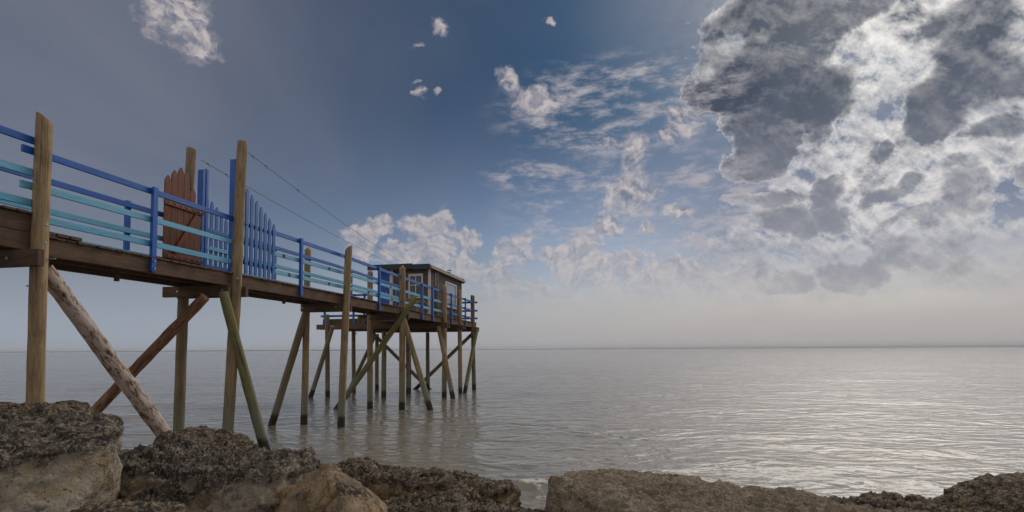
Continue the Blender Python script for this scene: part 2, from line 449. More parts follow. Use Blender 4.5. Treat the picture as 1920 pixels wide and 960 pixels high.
def rock_mat(name, base, dark, ochre, light, ochre_amt):
    m, t, b = new_mat(name, 0.85, 0.25)
    o = gpos(t)
    a = t.nodes.new('ShaderNodeAttribute'); a.attribute_name = 'crust'
    crust = X(t, a.outputs['Fac'])
    n1 = noise(o, 2.2, 8, 0.62, 0.3); n2 = noise(o, 9.0, 8, 0.68, 0.2); n3 = noise(o, 34.0, 6, 0.72)
    ow = vm('ADD', o, vm('MULTIPLY', noise(o, 14.0, 3, 0.6, color=True), (0.06, 0.06, 0.06)))
    cell = sep(voronoi(ow, 46.0, 'F1', 'Color'))[0]
    cdist = voronoi(ow, 46.0)
    c = mix(base, tuple(x * 0.55 for x in base), n1.sstep(0.40, 0.62))
    c = mix(c, ochre, (noise(vm('ADD', o, (7.1, 3.3, 1.2)), 3.4, 8, 0.68, 0.4).sstep(0.48, 0.64) * ochre_amt).clamp())
    c = mix(c, dark, n2.sstep(0.54, 0.66) * 0.65)
    c = mix(c, dark, noise(vm('ADD', o, (2.1, 8.3, 5.2)), 26.0, 6, 0.72).sstep(0.55, 0.66) * 0.8)
    c = mix(c, tuple(min(1, x * 1.45) for x in base), noise(vm('ADD', o, (5.1, 1.3, 2.2)), 17.0, 7, 0.72).sstep(0.54, 0.66) * 0.6)
    # cracks, and specks of shell and yellow fossil on the smooth faces
    crk = voronoi(vm('ADD', o, vm('MULTIPLY', noise(o, 3.0, 6, 0.65, color=True), (0.5, 0.5, 0.5))), 2.4, 'DISTANCE_TO_EDGE')
    c = mix(c, dark, crk.sstep(0.016, 0.002) * n1.sstep(0.42, 0.58) * 0.6)
    c = mix(c, light, cell.sstep(0.86, 0.90) * n2.sstep(0.46, 0.56) * cdist.sstep(0.55, 0.30) * 0.75)
    # crust of barnacle and dark lichen
    cr = mix(tuple(x * 0.9 for x in base), dark, n2.sstep(0.38, 0.58) * 0.92)
    cr = mix(cr, dark, n3.sstep(0.44, 0.60) * 0.75)
    cr = mix(cr, light, cell.sstep(0.60, 0.95) * n3.sstep(0.60, 0.48) * 0.5)
    cr = mix(cr, ochre, noise(o, 22.0, 5, 0.6).sstep(0.58, 0.70) * 0.6 * ochre_amt)
    c = mix(c, cr, crust.sstep(0.30, 0.62))
    z = sep(o)[2] + (n1 - 0.5) * 0.3
    c = mix(c, (0.025, 0.021, 0.016), z.sstep(0.16, 0.0) * 0.75)         # wet, weedy foot
    t.links.new(c.s, b.inputs['Base Color'])
    bump(t, b, n2 * 0.5 + n3 * (crust * 0.55 + 0.45) + cdist * crust * -0.35 + crk.sstep(0.0, 0.03) * 0.12, 0.06, 1.0)
    return m
M_ROCK_GREY = rock_mat('grey_limestone', (0.38, 0.32, 0.245), (0.036, 0.029, 0.026), (0.38, 0.26, 0.125), (0.66, 0.56, 0.42), 0.55)
M_ROCK_BROWN = rock_mat('brown_limestone', (0.37, 0.275, 0.175), (0.036, 0.028, 0.022), (0.45, 0.275, 0.12), (0.64, 0.53, 0.38), 0.6)
M_ROCK_SLAB = rock_mat('pitted_slab_stone', (0.50, 0.395, 0.27), (0.20, 0.148, 0.10), (0.46, 0.33, 0.18), (0.60, 0.50, 0.36), 0.5)

# ------------------------------------------------------------------ sea, seabed, far coast
def graded(n_max, first, growth):
    xs = [0.0]; s = first
    while xs[-1] < n_max:
        xs.append(xs[-1] + s); s *= growth
    return np.array(xs)
def build_sea():
    gx = graded(12000, 0.07, 1.022); gx = np.concatenate([-gx[:0:-1], gx])
    gy = 3.0 + graded(13000, 0.05, 1.017)
    XX, YY = np.meshgrid(gx, gy)
    sx = np.gradient(gx)[None, :] * np.ones_like(YY); sy = np.gradient(gy)[:, None] * np.ones_like(XX)
    sp = np.maximum(sx * 0.8, sy)
    Z = np.zeros_like(XX); rng = np.random.default_rng(11)
    for k in range(64):
        lam = 0.35 * (7.0 / 0.35) ** (k / 63.0)
        th = R(-90 - 18) + rng.normal() * 0.55
        amp = 0.0013 * lam ** 0.8 * (0.6 + 0.8 * rng.random())
        kx, ky = 2 * math.pi / lam * math.cos(th), 2 * math.pi / lam * math.sin(th)
        fade = np.clip((lam / sp - 3.0) / 3.0, 0, 1)
        ph = kx * XX + ky * YY + rng.random() * 6.28 + 0.6 * np.sin(XX * 0.21 + k) + 0.6 * np.sin(YY * 0.17 + 2 * k)
        Z += amp * fade * (np.sin(ph) + 0.25 * np.sin(2 * ph + 1.3))
    # small breakers at the rocks
    for (cx, cy, lx, ly, hh, rot) in ((0.35, 7.9, 0.9, 0.16, 0.075, 0.15), (5.6, 7.9, 0.9, 0.15, 0.05, -0.06), (1.2, 8.6, 1.6, 0.3, 0.03, 0.1)):
        u = (XX - cx) * math.cos(rot) + (YY - cy) * math.sin(rot); v = -(XX - cx) * math.sin(rot) + (YY - cy) * math.cos(rot)
        Z += hh * np.exp(-(u / lx) ** 2 - (v / ly) ** 2)
    ny, nx = XX.shape
    V = np.stack([XX, YY, Z], -1).reshape(-1, 3)
    idx = np.arange(nx * ny).reshape(ny, nx)
    F = np.stack([idx[:-1, :-1], idx[:-1, 1:], idx[1:, 1:], idx[1:, :-1]], -1).reshape(-1, 4)
    me = bpy.data.meshes.new('sea')
    me.vertices.add(len(V)); me.vertices.foreach_set('co', V.ravel().astype(np.float32))
    me.loops.add(F.size); me.loops.foreach_set('vertex_index', F.ravel().astype(np.int32))
    me.polygons.add(len(F)); me.polygons.foreach_set('loop_start', (np.arange(len(F)) * 4).astype(np.int32))
    me.polygons.foreach_set('use_smooth', np.ones(len(F), bool))
    me.update(calc_edges=True)
    mt, t, b = new_mat('sea_water', 0.06, 0.5)
    b.inputs['IOR'].default_value = 1.33
    o = gpos(t)
    murk = noise(o, 0.35, 5, 0.6, 0.4)
    c = mix((0.225, 0.195, 0.142), (0.20, 0.178, 0.138), murk.sstep(0.4, 0.6))
    px, py, pz = sep(o)
    # foam on the two little breakers and a film of it along the rocks
    fo = noise(o, 7.0, 8, 0.7, 0.5)
    def spot(cx, cy, lx, ly):
        return vm('LENGTH', vm('DIVIDE', vm('SUBTRACT', vm('MULTIPLY', o, (1, 1, 0)), (cx, cy, 0)), (lx, ly, 1)), (0, 0, 0)).sstep(1.0, 0.1)
    fm = (spot(0.35, 7.85, 0.7, 0.22).max(spot(5.55, 7.85, 0.6, 0.20)) * 0.26 + fo).sstep(0.68, 0.80) * 0.8
    fm = fm.max((spot(0.3, 7.3, 1.5, 0.7) * 0.16 + noise(vm('MULTIPLY', o, (0.5, 1.6, 1)), 6.0, 7, 0.7, 0.5)).sstep(0.70, 0.78) * 0.4)
    c = mix(c, (0.62, 0.60, 0.56), fm)
    t.links.new(c.s, b.inputs['Base Color'])
    t.links.new((fm * 0.6 + 0.06).s, b.inputs['Roughness'])
    w0 = noise(vm('MULTIPLY', o, (0.62, 1.0, 1.0)), 1.7, 2, 0.5, 0.6)
    w1 = noise(vm('MULTIPLY', o, (0.7, 1.0, 1.0)), 3.6, 3, 0.55, 0.5)
    w2 = noise(vm('MULTIPLY', o, (0.75, 1.0, 1.0)), 11.0, 3, 0.55, 0.3)
    bump(t, b, w0 * 1.05 + w1 * 0.42 + w2 * 0.13, 0.10, 0.95)
    me.materials.append(mt)
    tag(mesh_obj('sea', me), 'calm grey-brown estuary water reaching the horizon', None, None, 'structure')
build_sea()

def build_shore():
    gx = np.linspace(-14, 14, 300); gy = np.linspace(-6, 40, 300)
    XX, YY = np.meshgrid(gx, gy)
    base = np.interp(YY - 0.12 * np.abs(XX) * 0, [-6, 2, 4, 6, 7.2, 9, 14, 40], [1.1, 0.75, 0.45, 0.12, -0.2, -0.6, -1.2, -3.5])
    P = np.stack([XX, YY, 0 * XX], -1).reshape(-1, 3)
    n = fbm(P * 1.7, 6, 0.58).reshape(XX.shape)
    Z = base + 0.14 * n * np.clip((9 - YY) / 3, 0.2, 1)
    V = np.stack([XX, YY, Z], -1).reshape(-1, 3)
    ny, nx = XX.shape; idx = np.arange(nx * ny).reshape(ny, nx)
    F = np.stack([idx[:-1, :-1], idx[:-1, 1:], idx[1:, 1:], idx[1:, :-1]], -1).reshape(-1, 4)
    me = mesh_from('shore', V, F.tolist(), M_ROCK_BROWN, True)
    at_ = me.attributes.new('crust', 'FLOAT', 'POINT'); at_.data.foreach_set('value', np.full(len(V), 0.45, np.float32))
    tag(mesh_obj('shore', me), 'rubbly brown foreshore sloping under the boulders into the water', None, None, 'structure')
build_shore()

def build_coast():
    xs = np.linspace(-9000, 9500, 900)
    P = np.stack([xs / 260.0, xs * 0, xs * 0], -1)
    hgt = 12 + 7 * fbm(P, 5, 0.6) + 4 * fbm(P * 9.0, 3, 0.6)
    hgt *= np.interp(xs, [-9000, -2200, -900, 0, 800, 9500], [1.15, 1.1, 0.55, 0.5, 0.8, 0.75])
    hgt = np.maximum(hgt, 2.0)
    V = []; F = []
    for i, (x, hh) in enumerate(zip(xs, hgt)):
        y = 7600 + 300 * math.sin(x / 1500.0)
        V += [(x, y, -1), (x, y + 40, hh * 0.7), (x, y + 150, hh), (x, y + 600, hh * 0.8), (x, y + 900, -1)]
        if i:
            for k in range(4):
                a = (i - 1) * 5 + k; F.append((a, a + 5, a + 6, a + 1))
    mt, t, b = new_mat('wooded_coast', 0.95, 0.1)
    c = mix((0.05, 0.065, 0.04), (0.10, 0.095, 0.07), noise(gpos(t), 0.01, 5, 0.6).sstep(0.4, 0.6))
    t.links.new(c.s, b.inputs['Base Color'])
    tag(mesh_obj('far_coast', mesh_from('far_coast', V, F, mt)), 'low wooded coast on the far side of the estuary', None, None, 'structure')
build_coast()

# ------------------------------------------------------------------ boulders
_ico = {}
def ico(level):
    if level not in _ico:
        bm = bmesh.new(); bmesh.ops.create_icosphere(bm, subdivisions=level, radius=1.0)
        me = bpy.data.meshes.new('ico'); bm.to_mesh(me); bm.free()
        co = np.empty(len(me.vertices) * 3, np.float32); me.vertices.foreach_get('co', co)
        me.polygons.foreach_set('use_smooth', np.ones(len(me.polygons), bool))
        _ico[level] = (me, co.reshape(-1, 3).astype(np.float64))
    return _ico[level]
def vnormals(me):
    n = np.empty(len(me.vertices) * 3, np.float32); me.vertices.foreach_get('normal', n)
    return n.reshape(-1, 3).astype(np.float64)
def boulder(name, loc, half, rot, planes, seed, mat, label, level=6, crust=0.05, rough=0.05, crust_lo=0.35, sharp=16, group='shore boulders', lump=0.08, facet=0.05):
    """block cut by planes (normal, offset in units of its half size), roughened; crust: relief of the barnacle top"""
    base, d = ico(level)
    rng = np.random.default_rng(seed)
    P = [((1, 0, 0), 1), ((-1, 0, 0), 1), ((0, 1, 0), 1), ((0, -1, 0), 1), ((0, 0, 1), 1), ((0, 0, -1), 1)] + list(planes)
    for k in range(9):
        n = rng.normal(size=3); n /= np.linalg.norm(n); P.append((tuple(n), 1.12 + 0.25 * rng.random()))
    acc = np.zeros(len(d))
    for n, o in P:
        n = np.array(n, float); n /= np.linalg.norm(n)
        acc += np.maximum(d @ n / o, 0) ** sharp
    r = acc ** (-1.0 / sharp)
    hs = np.array(half)
    p = d * r[:, None] * hs
    size = float(hs.mean())
    so = seed * 7.31
    w = np.stack([fbm(p / size * 1.3 + so + 11 * k, 3) for k in range(3)], -1)
    p = p + w * lump * size * 1.6
    me = base.copy(); me.name = name
    me.vertices.foreach_set('co', p.ravel().astype(np.float32)); me.update()
    nr = vnormals(me)
    RM = np.array(Euler(tuple(R(a) for a in rot)).to_matrix())
    up = (nr @ RM.T)[:, 2]
    pw = p @ RM.T
    patch = fbm(pw * 1.9 + so, 4)
    cm = np.clip((up + patch * 0.45 - crust_lo) / 0.35, 0, 1)
    # broken flakes on the sides, lumpy barnacled relief on the top
    strata = fbm(pw * np.array([1.6, 1.6, 5.0]) + so * 2, 5, 0.55)
    side = rough * (0.9 * strata + 0.55 * fbm(pw * 4.5 + so, 5, 0.6, True) - 0.3)
    c1 = fbm(pw * 5.0 + so, 3, 0.6)
    c2 = fbm(pw * 13.0 + so, 4, 0.62, True)
    lum = 1.0 - 2.0 * np.abs(perlin(pw * 21.0 + so))
    c3 = fbm(pw * 27.0 + so, 2, 0.6)
    top = crust * (0.9 * c1 + 0.60 * c2 + 0.60 * lum * 0.6 + 0.6 * c3 - 0.3)
    # broken facets between fracture lines, and narrow cracks
    nf = 46
    fp = p[rng.integers(0, len(p), nf)]; fo = rng.normal(size=nf) * 0.5; fs = rng.normal(size=(nf, 3)) * 0.9
    pj = p + 0.10 * size * np.stack([fbm(p / size * 4 + so + 5 * k, 3) for k in range(3)], -1)
    best = np.full(len(p), 1e9); sec = np.full(len(p), 1e9); bi = np.zeros(len(p), int)
    for k in range(nf):
        dk = ((pj - fp[k]) ** 2).sum(1)
        lt = dk < best
        sec = np.where(lt, best, np.minimum(sec, dk)); bi[lt] = k; best = np.minimum(best, dk)
    gap = np.sqrt(sec) - np.sqrt(best)
    wgt = np.clip(gap / (0.05 * size), 0, 1); wgt = wgt * wgt * (3 - 2 * wgt)
    fac = (fo[bi] + ((p - fp[bi]) * fs[bi]).sum(1) / size)
    fac = np.clip(fac, -1.2, 1.2) * wgt
    crack = -np.exp(-(gap / (0.012 * size)) ** 2) * (fbm(pw * 1.3 + so, 2) > 0.0)
    disp = (side + facet * fac * size + 0.02 * crack) * (1 - cm * 0.72) + top * cm + 0.012 * crack * cm
    p = p + nr * disp[:, None]
    me.vertices.foreach_set('co', p.ravel().astype(np.float32)); me.update()
    a_ = me.attributes.new('crust', 'FLOAT', 'POINT'); a_.data.foreach_set('value', cm.astype(np.float32))
    me.materials.clear(); me.materials.append(mat)
    o = mesh_obj(name, me, Matrix.Translation(loc) @ Euler(tuple(R(a) for a in rot)).to_matrix().to_4x4())
    return tag(o, label, 'boulder', group)

boulder('boulder', (-5.02, 3.92, 0.27), (1.72, 1.15, 0.92), (5, 0, 36), [((0.15, -1, 0.42), 0.93), ((1, -0.35, -0.1), 0.98), ((0.8, -0.9, 0.1), 1.12)], 5, M_ROCK_GREY,
        'largest boulder at far left, smooth grey face under a black barnacled top', 7, 0.090, 0.05, 0.42, 40, lump=0.04, facet=0.07)
boulder('boulder', (-6.15, 6.15, 0.45), (0.95, 0.55, 0.86), (0, 4, 30), [], 12, M_ROCK_BROWN,
        'brown boulder at the left edge around the foot of the nearest pile', 6, 0.06, 0.05)
boulder('boulder', (-3.22, 5.62, -0.01), (0.98, 1.10, 0.76), (0, 5, 26), [((-0.5, -1, 0.55), 0.92), ((0.9, -0.6, 0.1), 1.08), ((-0.1, -1, 0.2), 1.0), ((0.2, 0.5, 1), 1.12)], 21, M_ROCK_GREY,
        'wide crusted boulder below the crossed bark logs, flat front face at right', 7, 0.105, 0.10, 0.50, 40, lump=0.06, facet=0.11)
boulder('boulder', (-4.05, 7.35, 0.18), (0.62, 0.40, 0.62), (0, 4, 10), [((0.6, -0.2, 1), 0.75)], 33, M_ROCK_BROWN,
        'tan humped rock behind the wide crusted boulder, at the pile feet', 6, 0.05, 0.04)
boulder('boulder', (-2.82, 3.78, 0.33), (0.36, 0.36, 0.46), (2, 4, 8), [], 41, M_ROCK_BROWN,
        'low brown rock wedged below the gap between the two left boulders', 6, 0.03, 0.04)
boulder('boulder', (-1.50, 4.80, 0.22), (0.78, 0.66, 0.74), (0, 0, 0), [((-0.75, -0.75, 0.55), 0.55), ((0.72, -0.05, 0.72), 0.55), ((0.1, 0.8, 0.6), 0.6)], 52, M_ROCK_BROWN,
        'wedge-shaped boulder with a sharp ridge and pale sloping right side', 7, 0.02, 0.035, 0.75, 30, lump=0.035)
SM = [(-2.15, 6.6, 0.05, 0.50, 0.40, 0.42, 'orange-brown weedy rock just right of the wide crusted boulder'),
      (-1.45, 6.55, 0.02, 0.62, 0.42, 0.40, 'dark weed-topped rock behind the wedge-shaped boulder'),
      (-0.62, 6.15, 0.00, 0.60, 0.42, 0.42, 'dark knobbly rock at the water edge left of the little breaker'),
      (-0.75, 5.3, 0.02, 0.62, 0.46, 0.40, 'tan-brown knobbly rock right of the wedge-shaped boulder at the bottom edge'),
      (0.0, 5.3, -0.14, 0.50, 0.40, 0.36, 'small low brown rock left of the long flat slab'),
      (-2.4, 5.1, 0.0, 0.3, 0.35, 0.3, 'small rock in the cleft left of the wedge-shaped boulder'),
      (3.85, 5.55, -0.08, 0.50, 0.45, 0.38, 'dark rugged rock off the right end of the long slab'),
      (4.6, 5.0, -0.10, 0.62, 0.42, 0.40, 'rugged brown rock at the bottom between slab and right boulder')]
for i, (x, y, z, a, b_, c, lab) in enumerate(SM):
    boulder('boulder', (x, y, z), (a, b_, c), (random.uniform(-8, 8), random.uniform(-8, 8), random.uniform(-30, 30)), [], 60 + i * 3, M_ROCK_BROWN, lab,
            6 if i < 5 else 6, 0.075, 0.07, 0.10, lump=0.12)
boulder('boulder', (2.32, 5.0, -0.13), (2.0, 1.12, 0.57), (0, 3.0, -3), [((-1, -0.3, 0.25), 1.0)], 83, M_ROCK_SLAB,
        'long flat pitted tan slab in the bottom right foreground', 7, 0.060, 0.05, 0.2, 40, lump=0.06, facet=0.08)
boulder('boulder', (5.25, 5.55, -0.28), (0.85, 0.75, 0.62), (0, -8, 12), [((-0.8, -0.2, 0.8), 0.85)], 97, M_ROCK_BROWN,
        'dark boulder with an ochre patch at the far right edge', 6, 0.06, 0.06, 0.2)

# ------------------------------------------------------------------ pier frame of reference
TH = math.atan(0.20)
U = Vector((math.sin(TH), math.cos(TH), 0)); N = Vector((-math.cos(TH), math.sin(TH), 0))   # along the bridge, and to its left
O0 = Vector((-7.19, 0, 0))
DECK = 3.43
def A(t, c, h):
    """t: distance out (world Y on the right-hand edge), c: metres left of that edge, h above water"""
    return O0 + U * (t / math.cos(TH)) + N * c + Vector((0, 0, h))
WID = 1.06
def deck_h(t): return DECK - 0.10 * min(1.0, max(0.0, (t - 15.0) / 5.0))

def log_mesh(name, L, r0, r1, mat, seed, top='flat', seg=18, rough=0.006, bark=False):
    rng = np.random.default_rng(seed); n = max(6, int(L / 0.12)); V = []; F = []
    ph = rng.random(6) * 6.28
    cut = rng.random() * 6.28; slope = {'flat': 0.15, 'slant': 0.75, 'point': 0.0}[top]
    pts = []
    for i in range(n + 1):
        z = L * i / n; r = r0 + (r1 - r0) * i / n
        for k in range(seg):
            a = 2 * math.pi * k / seg
            rr = r * (1 + 0.022 * math.sin(2 * a + ph[0] + z * 0.8) + 0.015 * math.sin(3 * a + ph[1] - z * 0.5))
            pts.append((rr * math.cos(a) + 0.010 * math.sin(z * 0.9 + ph[2]), rr * math.sin(a) + 0.010 * math.sin(z * 0.7 + ph[3]), z))
    P = np.array(pts)
    amp = 0.016 if bark else rough
    dn = fbm(P * np.array([7, 7, 2.0 if not bark else 4.5]) + seed, 4, 0.6)
    P[:, :2] *= (1 + (amp * dn / max(r0, 0.05)))[:, None]
    last = np.arange(n * seg, (n + 1) * seg)
    P[last, 2] += slope * (P[last, 0] * math.cos(cut) + P[last, 1] * math.sin(cut))
    V = [tuple(v) for v in P]
    for i in range(n):
        for k in range(seg):
            a, b = i * seg + k, i * seg + (k + 1) % seg
            F.append((a, b, b + seg, a + seg))
    if top == 'point':
        V.append((0, 0, L + r1 * 1.1)); c = len(V) - 1
        for k in range(seg): F.append((n * seg + k, n * seg + (k + 1) % seg, c))
    else:
        ring = len(V)
        for k in last: V.append((P[k, 0] * 0.93, P[k, 1] * 0.93, P[k, 2] + 0.008))
        for k in range(seg):
            a, b = n * seg + k, n * seg + (k + 1) % seg
            F.append((a, b, ring + (k + 1) % seg, ring + k))
        F.append(tuple(ring + k for k in range(seg)))
    F.append(tuple(reversed(range(seg))))
    me = mesh_from(name, V, F, mat, True)
    sm = [True] * len(F)
    sm[-1] = False
    if top != 'point': sm[-2] = False
    me.polygons.foreach_set('use_smooth', sm)
    return me
_ls = [100]
def log(name, a, b, r, mat, parent, top='flat', taper=0.92, bark=False):
    """round timber from foot a to head b"""
    _ls[0] += 1
    a, b = Vector(a), Vector(b)
    me = log_mesh(name, (b - a).length, r, r * taper, mat, _ls[0], top, bark=bark)
    return mesh_obj(name, me, Matrix.Translation(a) @ (b - a).to_track_quat('Z', 'Y').to_matrix().to_4x4(), parent)
def rod(name, a, b, r, mat, parent, seg=8):
    a, b = Vector(a), Vector(b); d = b - a; L = d.length
    V = []; F = []
    for z in (0, L):
        for k in range(seg): V.append((r * math.cos(2 * math.pi * k / seg), r * math.sin(2 * math.pi * k / seg), z))
    for k in range(seg): F.append((k, (k + 1) % seg, seg + (k + 1) % seg, seg + k))
    F += [tuple(reversed(range(seg))), tuple(range(seg, 2 * seg))]
    return mesh_obj(name, mesh_from(name, V, F, mat), Matrix.Translation(a) @ d.to_track_quat('Z', 'Y').to_matrix().to_4x4(), parent)
def bolt(p, n, parent, r=0.016):
    rod('bolt', Vector(p), Vector(p) + Vector(n).normalized() * 0.02, r, M_STEEL, parent, 6)

# ------------------------------------------------------------------ footbridge
bridge = thing('footbridge', A(12, 0.5, 0), 'narrow wooden footbridge on tall round piles leading out to the hut', 'footbridge')
PR = 0.093
def pile(foot, head, parent, r=PR, mat=None, top='flat'):
    return log('pile', foot, head, r, mat or M_PILE, parent, top)
# near-side piles: (px at foot, px at head, y at head, distance, foot height)
def pile_at(pxf, yf, pxh, yh, Y, parent, r=PR, mat=None, top='flat', sink=1.2):
    f = at(pxf, yf, Y); h_ = at(pxh, yh, Y)
    d = (h_ - f).normalized()
    return pile(f - d * sink, h_, parent, r, mat, top)
p1 = pile_at(66, 765, 84, 224, 6.55, bridge, 0.092, None, 'slant', 0.6)
p2 = pile_at(427, 820, 455, 266, 9.95, bridge, 0.098, None, 'flat', 1.0)
p2f = pile_at(334, 812, 358, 279, 10.2, bridge, 0.095, M_PILE_GREY, 'flat', 1.0)
p3 = pile_at(640, 799, 653, 466, 13.85, bridge, 0.098, None, 'slant')
p3f = pile_at(569, 794, 578, 469, 14.3, bridge, 0.092, None, 'point')
p4 = pile_at(753, 768, 755, 503, 17.7, bridge, 0.108, None, 'point')
p4f = pile_at(693, 766, 695, 511, 18.0, bridge, 0.100, None, 'point')
p0f = pile(A(6.6, WID + 0.12, -0.2), A(6.6, WID + 0.12, 4.7), bridge)
# braces
log('brace', at(325, 838, 8.7), at(84, 505, 6.75), 0.115, M_BARK, bridge, taper=0.86, bark=True)
log('brace', at(150, 800, 8.9), at(383, 556, 9.35), 0.088, M_BARK, bridge, taper=1.0, bark=True)
log('brace', at(500, 850, 10.4), at(419, 548, 9.72), 0.095, M_GREEN, bridge, taper=0.9)
log('brace', at(499, 835, 14.4), at(579, 567, 14.1), 0.098, M_PILE_GREY, bridge)
log('brace', at(628, 770, 18.2), at(779, 560, 17.45), 0.098, M_GREEN, bridge, top='slant')
log('brace', at(813, 787, 17.5), at(757, 600, 17.75), 0.098, M_PILE, bridge)
# stringers under the planks (near and far), lower bearers, and the sandwich beams at each pile pair
def stringer(t0, t1, c, top, hgt, w=0.07, par=None):
    bar('side_beam', A(t0, c, top - hgt / 2), A(t1, c, top - hgt / 2), w, hgt, M_BEAM, par or bridge)
PT = 0.032
for c in (0.045, WID - 0.02):
    for (t0, t1) in ((6.60, 9.92), (9.94, 13.86), (13.88, 17.72)):
        stringer(t0, t1, c, deck_h((t0 + t1) / 2) - PT, 0.225)
    stringer(17.74, 20.6, c, deck_h(19.5) - PT, 0.225)
stringer(6.60, 17.7, 0.52, DECK - PT - 0.004, 0.20)
UP = 0.25                                     # the shoreward length of deck stands a step higher
for c in (0.045, WID - 0.02):
    bar('side_beam', A(1.0, c, DECK + UP - PT - 0.11), A(6.56, c, DECK + UP - PT - 0.11), 0.07, 0.218, M_BEAM, bridge)
    bar('side_beam', A(1.0, c, DECK + UP - PT - 0.332), A(6.56, c, DECK + UP - PT - 0.332), 0.066, 0.218, M_BEAM, bridge)
def xbeam(t, c0, c1, h, hh=0.2, w=0.075, par=None):
    o = bar('cross_beam', A(t, c0, h - hh / 2), A(t, c1, h - hh / 2), w, hh, M_BEAM, par or bridge)
    for c in (0.1, WID):
        bolt(A(t, c, h - hh / 2) - U * (w / 2), -U, o, 0.02)
    return o
for t, d in ((6.45, 0.10), (9.95, 0.14), (13.9, 0.14), (17.75, 0.14)):
    xbeam(t - d, -0.34 if t < 7 else -0.02, WID + (0.35 if t < 11 else 0.06), DECK - 0.245)
    if t > 7: xbeam(t + d, -0.16, WID + (0.30 if t < 11 else 0.06), DECK - 0.245)
for (px, py) in ((87, 422), (85, 456)):
    bolt(at(px, py, 6.45), (0.2, -1, 0), p1, 0.018)
rod('bolt', at(88, 485, 6.6), at(104, 485, 6.55), 0.009, M_STEEL, p1)
rod('bolt', at(50, 536, 6.6), at(62, 536, 6.55), 0.009, M_STEEL, p1)
bolt(at(446, 522, 9.84), (0.2, -1, 0), p2, 0.02)
# deck planks, each its own board
pm = box_mesh(1.20, 0.128, PT, M_PLANK, 0.005)
def planks(t0, t1, c0, c1, hfun, par, pitch=0.138):
    me = box_mesh(c1 - c0, pitch - 0.010, PT, M_PLANK, 0.005)
    t = t0 + pitch / 2
    while t < t1:
        j = random.uniform(-0.022, 0.022)
        M = frame(A(t, (c0 + c1) / 2 + j, hfun(t) - PT / 2 + random.uniform(-0.002, 0.003)), N)
        M = M @ Matrix.Rotation(random.uniform(-0.006, 0.006), 4, 'Z')
        mesh_obj('plank', me, M, par)
        t += pitch * math.cos(TH)
planks(1.0, 6.60, -0.03, WID + 0.05, lambda t: DECK + UP, bridge)
planks(6.62, 20.0, -0.03, WID + 0.05, deck_h, bridge)
for k in range(3):                            # loose step boards at the drop
    bar('step_board', A(6.66 + k * 0.17, -0.035, DECK + 0.03), A(6.66 + k * 0.17, WID, DECK + 0.03), 0.15, 0.045, M_PLANK, bridge)
for t in (7.9, 11.9, 15.9):
    bar('hanger', A(t, 0.3, DECK - 0.30), A(t, 0.36, DECK - 0.30), 0.05, 0.22, M_BEAM, bridge)

# ------------------------------------------------------------------ railings
RH = ((1.02, M_BLUE), (0.58, M_LIGHT), (0.20, M_LIGHT))
def post(t, c, top, bottom, par, w=0.075, hfun=deck_h, bolts=True, side=-1):
    h0 = hfun(t)
    o = bar('post', A(t, c, h0 + bottom), A(t, c, h0 + top), 0.085, 0.055, M_BLUE, par, up=tuple(N))
    if bolts:
        for dz in (0.05, 0.16): bolt(A(t, c, h0 + bottom + dz) + N * (0.029 * side), N * side, o, 0.013)
    return o
def rail(t0, t1, c, hh, mat, par, hfun=deck_h, th=0.035, tall=0.088):
    bar('rail', A(t0, c, hfun(t0) + hh), A(t1, c, hfun(t1) + hh), th, tall, mat, par)
upf = lambda t: DECK + UP
near0 = thing('railing', A(4, 0, DECK + UP), 'blue railing cut off by the left edge, left of the nearest pile', 'railing', 'footbridge railings')
for hh, m_ in ((0.90, M_BLUE), (0.50, M_LIGHT), (0.12, M_LIGHT)): rail(1.2, 6.62, 0.03 if hh > .2 else 0.03, hh, m_, near0, upf)
post(3.4, -0.02, 1.0, -0.26, near0, hfun=upf)
near1 = thing('railing', A(8.2, 0, DECK), 'near-side blue railing between the nearest pile and the gate', 'railing', 'footbridge railings')
for hh, m_ in RH: rail(6.36, 9.93, 0.035, hh, m_, near1)
post(8.17, -0.020, 1.08, -0.24, near1)
far1 = thing('railing', A(8.2, WID, DECK), 'far-side blue railing running up to the brown gate', 'railing', 'footbridge railings')
for hh, m_ in RH: rail(2.0, 10.15, WID + 0.005, hh, m_, far1)
post(8.75, WID + 0.055, 1.10, -0.2, far1, side=1)

near2 = thing('railing', A(14, 0, DECK), 'near-side blue railing from the picket wing to the pile beside the hut', 'railing', 'footbridge railings')
for hh, m_ in RH:
    rail(11.05, 13.95, 0.035, hh, m_, near2); rail(13.99, 17.7, 0.035, hh, m_, near2)
post(12.0, -0.02, 1.08, -0.24, near2); post(15.95, -0.02, 1.06, -0.26, near2)
for (t, hh) in ((11.6, 0.20), (11.4, 0.58), (13.2, 0.58), (13.2, 0.2), (14.2, 0.58), (15.3, 0.2), (16.8, 0.58), (16.9, 0.2)):
    bar('joint_plate', A(t, 0.012, deck_h(t) + hh), A(t + 0.07, 0.012, deck_h(t) + hh), 0.006, 0.07, M_PLANK, near2, bev=0.001)
far2 = thing('railing', A(15, WID, DECK), 'far-side blue railing from the gate out to the hut platform', 'railing', 'footbridge railings')
for hh, m_ in RH:
    rail(11.2, 15.4, WID - 0.02, hh, m_, far2); rail(15.42, 19.75, WID - 0.02, hh, m_, far2)
for t in (12.6, 16.3, 19.6): post(t, WID + 0.03, 1.06, -0.24, far2, side=1)

